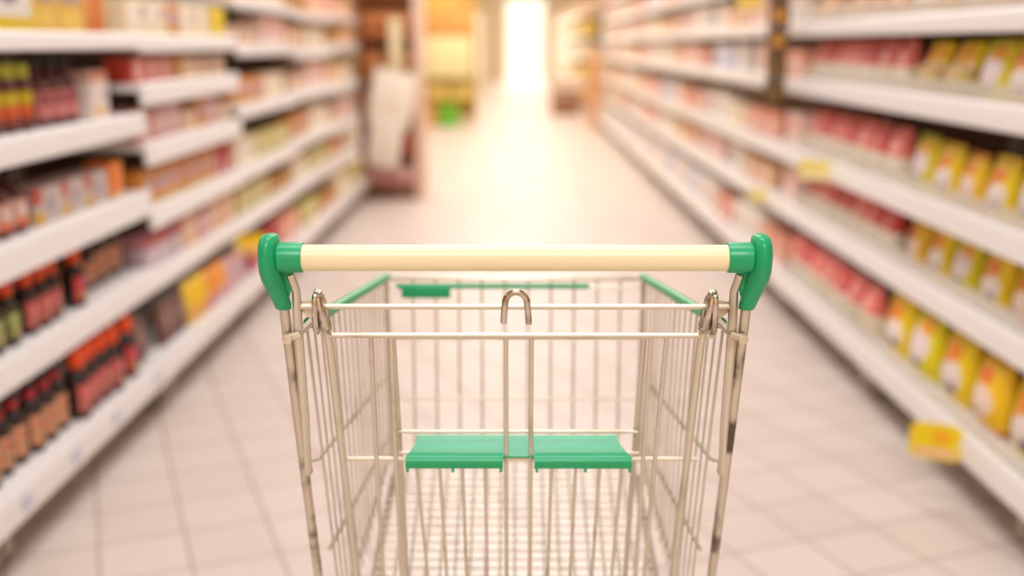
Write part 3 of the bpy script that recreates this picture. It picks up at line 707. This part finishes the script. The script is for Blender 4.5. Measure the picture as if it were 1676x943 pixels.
shelf_tag(1.228, 2.74, .242, .135, .105, -1, m_tag, 'yellow shelf tag clipped to the bottom rail beside the big snack bags')
shelf_tag(1.279, 4.30, .800, .125, .085, -1, m_tagp, 'pale yellow shelf tag above the red and cream bags at right')
shelf_tag(1.279, 5.35, .540, .10, .075, -1, m_tagp, 'pale yellow shelf tag low at right, behind the brown hanging strip')
shelf_tag(1.279, 5.68, 1.555, .125, .13, -1, m_tag, 'yellow shelf tag at the top, left of the brown hanging strip')
shelf_tag(-1.233, 4.60, .440, .13, .085, 1, m_tag, 'yellow shelf tag under the second shelf at left, beside the cart handle')
for k, (yy, zz) in enumerate(((2.42, .17), (2.72, .17), (3.02, .17), (3.40, .17))):
    t = MB().rbox(0, 0, 0, .0012, .055, .034, .0004).build('price_ticket', M_ticket)
    t.location = (LXB + .0045, yy, zz); t.rotation_euler = (0, math.radians(3), 0)
    tag(t, f'{ORD[k]} pale price ticket from the camera on the bottom left rail', 'price ticket', 'price tickets on the bottom left rail')

# ------------------------------------------------------------------ hanging strip at the right, brown packets
SY = 5.06
st = empty('hanging_strip', (1.205, SY, 1.0), 'brown hanging merchandise strip on the right shelving', 'hanging strip')
MB().rbox(0, 0, .285, .030, .003, .60, .001).build('strip', mat('brown plastic strip', S(104, 70, 30), .5), st)
MB().tube([(.0, 0, .575), (.0, 0, .592), (.02, 0, .600), (.062, 0, .598), (.072, 0, .590)], .003, 8).build('hook', M_chrome, st)
m_pk = G('brown packet print', S(112, 74, 28), [('disc', .5, .5, .3, .25, S(216, 150, 60))]); m_pk2 = G('olive brown packet print', S(104, 84, 34), [('rect', .2, .8, .3, .6, S(130, 90, 40))])
PK = [bag(.10, .03, .112, m_pk, s_brown, 'hanging_packet', 'packet', .12), bag(.10, .03, .112, m_pk2, s_brown, 'hanging_packet', 'packet', .12)]
for k in range(5):
    mdl = PK[(1, 1, 0, 0, 1)[k]]
    mdl.place(1.205, SY - .022, .985 + k * .116, f'{ORD[k]} brown packet from the bottom of the hanging strip', 'packets on the brown hanging strip', -PI / 2)

# ------------------------------------------------------------------ display stand at the end of the left run, pale bags hung on it
dsx0, dsx1, dsy0, dsy1 = -1.27, -.775, 8.80, 9.25
ds = empty('display_stand', (-1.02, 9.0, 0), 'tall brown display stand with a pink post at the end of the left shelving', 'display stand')
def dpart(name, mb, m, **k):
    mb.v = [(x + 1.02, y - 9.0, z) for x, y, z in mb.v]; return mb.build(name, m, ds, **k)
m_choc = mat('chocolate board', S(150, 84, 40), .5)
dpart('back_board', MB().box(dsx0 + .03, dsx1 - .05, dsy1 - .03, dsy1, .1, 2.1), mat('orange brown board', S(196, 116, 56), .5), smooth=False)
dpart('base', MB().box(dsx0, dsx1 - .04, dsy0, dsy1, 0, .10, .006), mat('dark brown plinth', S(120, 76, 44), .5))
dpart('side_panel', MB().box(dsx0, dsx0 + .03, dsy0, dsy1, .1, 2.1, .004), m_choc)
dpart('post', MB().box(dsx1 - .05, dsx1 + .02, dsy0, dsy1, 0, 2.15, .01), mat('pale pink post', S(240, 206, 178), .5), label='pale pink corner post')
for z in (.36, .66, .98, 1.30, 1.62, 1.94): dpart('shelf', MB().box(dsx0 + .03, dsx1 - .05, dsy0 + .01, dsy1 - .03, z - .025, z, .003), m_choc)
C_dp = carton(.19, .30, .17, G('mauve pink box print', S(222, 156, 146), [('rect', .1, .9, .5, .8, S(226, 180, 180))]), 'gift_box')
C_dr = carton(.10, .22, .20, G('red orange box print', S(206, 84, 46), [('rect', .2, .8, .5, .8, S(190, 60, 40))]), 'gift_box')
C_do = carton(.12, .24, .22, G('orange brown box print', S(214, 134, 70), [('rect', .2, .8, .2, .5, S(180, 96, 44))]), 'gift_box')
for k in range(2): C_dp.place(-1.13 + .2 * k, 9.0, .10 + E_, f'{ORD[k]} mauve gift box from the left at the foot of the display stand', 'mauve gift boxes on the display stand', -PI / 2)
for lv, z in enumerate((.36, .66, .98, 1.30, 1.62)):
    for k in range(3):
        (C_dr if lv == 0 else C_do).place(-1.165 + .135 * k, 9.0, z + E_, f'{ORD[k]} {"red" if lv == 0 else "orange-brown"} gift box from the left, display stand shelf {["one","two","three","four","five"][lv]} up', f'{"red" if lv == 0 else "orange-brown"} gift boxes on the display stand', -PI / 2)
hs = empty('hanging_strip', (-.955, 8.735, .95), 'cream hanging strip of pale bags in front of the brown display stand', 'hanging strip')
MB().rbox(0, 0, .22, .10, .004, .56, .0015).build('strip', mat('cream plastic strip', S(244, 226, 180), .5), hs)
MB().tube([(0, 0, .48), (0, 0, .53), (0, .03, .545), (0, .058, .54)], .004, 8).build('hook', M_chrome, hs)
m_pb = G('cream paper bag print', S(246, 232, 212), [('disc', .5, .45, .16, .3, S(242, 226, 204))])
for k, (w_, h_, x_, z_, tx, yy) in enumerate(((.36, .46, -1.03, .60, .20, 8.655), (.27, .44, -1.065, .30, .16, 8.52))):
    b_ = bag(w_, .10, h_, m_pb, s_cream, 'paper_bag', 'bag', .08, 2.6)
    o = b_.place(x_, yy, z_, ('cream paper bag hung highest before the brown display stand', 'cream paper bag hung lower, beside the left shelving end')[k], 'cream paper bags', -PI / 2)
    o.matrix_basis = Matrix.Translation((x_, yy, z_)) @ Matrix.Rotation(tx, 4, 'Y') @ Matrix.Rotation(-PI / 2, 4, 'Z')

# ------------------------------------------------------------------ far end of the shop
def far_bay(side, y0, y1, x, label, group, lips, seqs, where, pale=True):
    make_bay(side, y0, y1, lips, label, group, 2.3, pale, xb=x, xu=x - (.03 if side == 'left' else -.03))
    for i, (zb, zt) in enumerate(lips):
        row(side, y0 + .03, y1 - .03, x - (.03 if side == 'left' else -.03) if i else x, zt - .0035 + E_, seqs[i % len(seqs)], D2, f'{SHELF_N[i]}, {where}', f'{SHELF_N[i]}, {where}', back=.04, share=True, gap=.03)
def bigbox(nm, w, d, h, base, shapes): return carton(w, d, h, G(nm, base, shapes), 'shipping_box')
X_y = bigbox('big yellow box print', .42, .3, .26, S(244, 206, 96), [('rect', .1, .9, .2, .7, S(248, 226, 150))])
X_o = bigbox('big orange box print', .42, .3, .26, S(240, 176, 96), [('rect', .1, .9, .2, .7, S(246, 200, 130))])
X_c = bigbox('big cream box print', .45, .3, .28, S(248, 232, 190), [('rect', .1, .9, .3, .8, S(250, 240, 214))])
X_p = bigbox('big peach box print', .42, .3, .24, S(244, 208, 172), [('rect', .1, .9, .2, .6, S(248, 226, 200))])
D2 = {X_y: 'yellow box', X_o: 'light orange box', X_c: 'cream box', X_p: 'peach box'}
FL = [(.10, .17), (.50, .56), (.92, .98), (1.34, 1.40), (1.74, 1.80)]
for k in range(5):
    y0 = 20.6 + k * 2.6
    far_bay('left', y0, y0 + 2.5, -.95, f'far shelving bay at left, {ORD[k]} beyond the yellow display', 'far left shelving', FL, [[X_y], [X_c], [X_o], [X_y], [X_p]], f'{ORD[k]} far left bay')
for k in range(5):
    y0 = 21.5 + k * 2.6
    far_bay('right', y0, y0 + 2.5, 1.22, f'far shelving bay at right, {ORD[k]} beyond the brown crate', 'far right shelving', FL, [[X_o], [X_y], [X_c], [X_y], [X_p]], f'{ORD[k]} far right bay')
# yellow end display, facing the camera
yd = empty('promotion_display', (-1.0, 17.4, 0), 'tall yellow display with a pale panel, far end at left', 'display stand')
def ydp(name, x0, x1, y0, y1, z0, z1, m, **k):
    return MB().box(x0 + 1.0, x1 + 1.0, y0 - 17.4, y1 - 17.4, z0, z1, .006).build(name, m, yd, **k)
m_yw = mat('yellow board', S(244, 208, 110), .5)
ydp('back_board', -1.45, -.62, 17.6, 17.64, .05, 2.3, m_yw); ydp('side_panel', -1.45, -1.42, 17.2, 17.6, .05, 2.3, m_yw); ydp('side_panel', -.65, -.62, 17.2, 17.6, .05, 2.3, m_yw)
ydp('base', -1.46, -.61, 17.15, 17.65, 0, .12, mat('beige plinth', S(232, 206, 170), .5))
ydp('poster_panel', -1.40, -.68, 17.17, 17.195, .72, 1.36, mat('pale lemon poster', S(252, 240, 180), .5), label='pale lemon poster panel')
ydp('header', -1.42, -.65, 17.16, 17.195, 1.42, 1.75, mat('orange header', S(244, 176, 96), .5), label='orange header board')
for z in (.40, .68): ydp('shelf', -1.42, -.65, 17.2, 17.6, z - .02, z, m_yw)
for k in range(2):
    X_y.place(-1.23 + .40 * k, 17.39, .4 + E_, f'{ORD[k]} yellow box from the left inside the yellow display', 'boxes in the yellow display', -PI / 2, .85)
def crate(name, cat, x, y, z, w, d, h, m, label, group=None, rz=0, slots=True):
    e = empty(name, (x, y, z), label, cat, group, rz)
    t = .014
    MB().box(-w/2, w/2, -d/2, d/2, 0, t, .003).build('bottom', m, e)
    for sx in (-1, 1): MB().box(sx*w/2, sx*(w/2-t), -d/2, d/2, t, h, .003).build('side_panel', m, e)
    for sy in (-1, 1): MB().box(-w/2+t, w/2-t, sy*d/2, sy*(d/2-t), t, h*.62, .003).box(-w/2+t, w/2-t, sy*d/2, sy*(d/2-t), h*.78, h, .003).build('end_panel', m, e)
    MB().tube([(-w/2-.004, -d/2-.004, h), (w/2+.004, -d/2-.004, h), (w/2+.004, d/2+.004, h), (-w/2-.004, d/2+.004, h)], .010, 8, True).build('rim', m, e)
    return e
crate('plastic_crate', 'crate', -1.02, 16.75, 0, .30, .34, .34, mat('bright green plastic', S(112, 196, 36), .4), 'bright green plastic crate on the floor before the yellow display')
crate('plastic_crate', 'crate', -1.36, 16.80, 0, .26, .34, .30, mat('peach orange plastic', S(240, 180, 100), .4), 'peach-orange crate beside the bright green crate')
crate('wooden_crate', 'crate', .91, 19.7, 0, .50, .40, .42, mat('brown wood', S(160, 98, 60), .55), 'brown crate standing on the floor at the far end')
o = carton(.62, .40, .20, G('cream pack print', S(246, 226, 206), [('rect', .1, .9, .3, .7, S(240, 206, 180))]), 'carton').place(.93, 19.7, .43, 'cream carton resting on the brown crate', None, -PI / 2)
m_cro = mat('orange plastic crate', S(244, 186, 138), .4)
for k in range(4): crate('stacking_crate', 'crate', 1.25, 16.72, k * .292, .26, .36, .28, m_cro, ['lowest orange crate of the stack at the right shelving end', 'second orange crate from the floor in the stack', 'third orange crate from the floor in the stack', 'topmost orange crate of the stack at the right shelving end'][k], 'stacked orange crates')
# tan column
cl = MB().box(-.13, .13, -.13, .13, 0, ZC, .02).box(-.16, .16, -.16, .16, 0, .14, .01).build('pillar', mat('tan paint', S(206, 164, 116), .6)); cl.location = (-1.06, 19.3, 0)
tag(cl, 'tan square pillar behind the yellow display', 'pillar')
# ------------------------------------------------------------------ render look
vs_ = SC.view_settings; SC.display_settings.display_device = 'sRGB'
vs_.view_transform = 'Standard'; vs_.look = 'None'; vs_.gamma = 1; vs_.use_curve_mapping = False; vs_.exposure = 0.0
cy_ = SC.cycles
cy_.use_denoising = True; cy_.max_bounces = 7; cy_.diffuse_bounces = 4; cy_.glossy_bounces = 3; cy_.transparent_max_bounces = 8
cy_.caustics_reflective = False; cy_.caustics_refractive = False; cy_.sample_clamp_indirect = 6
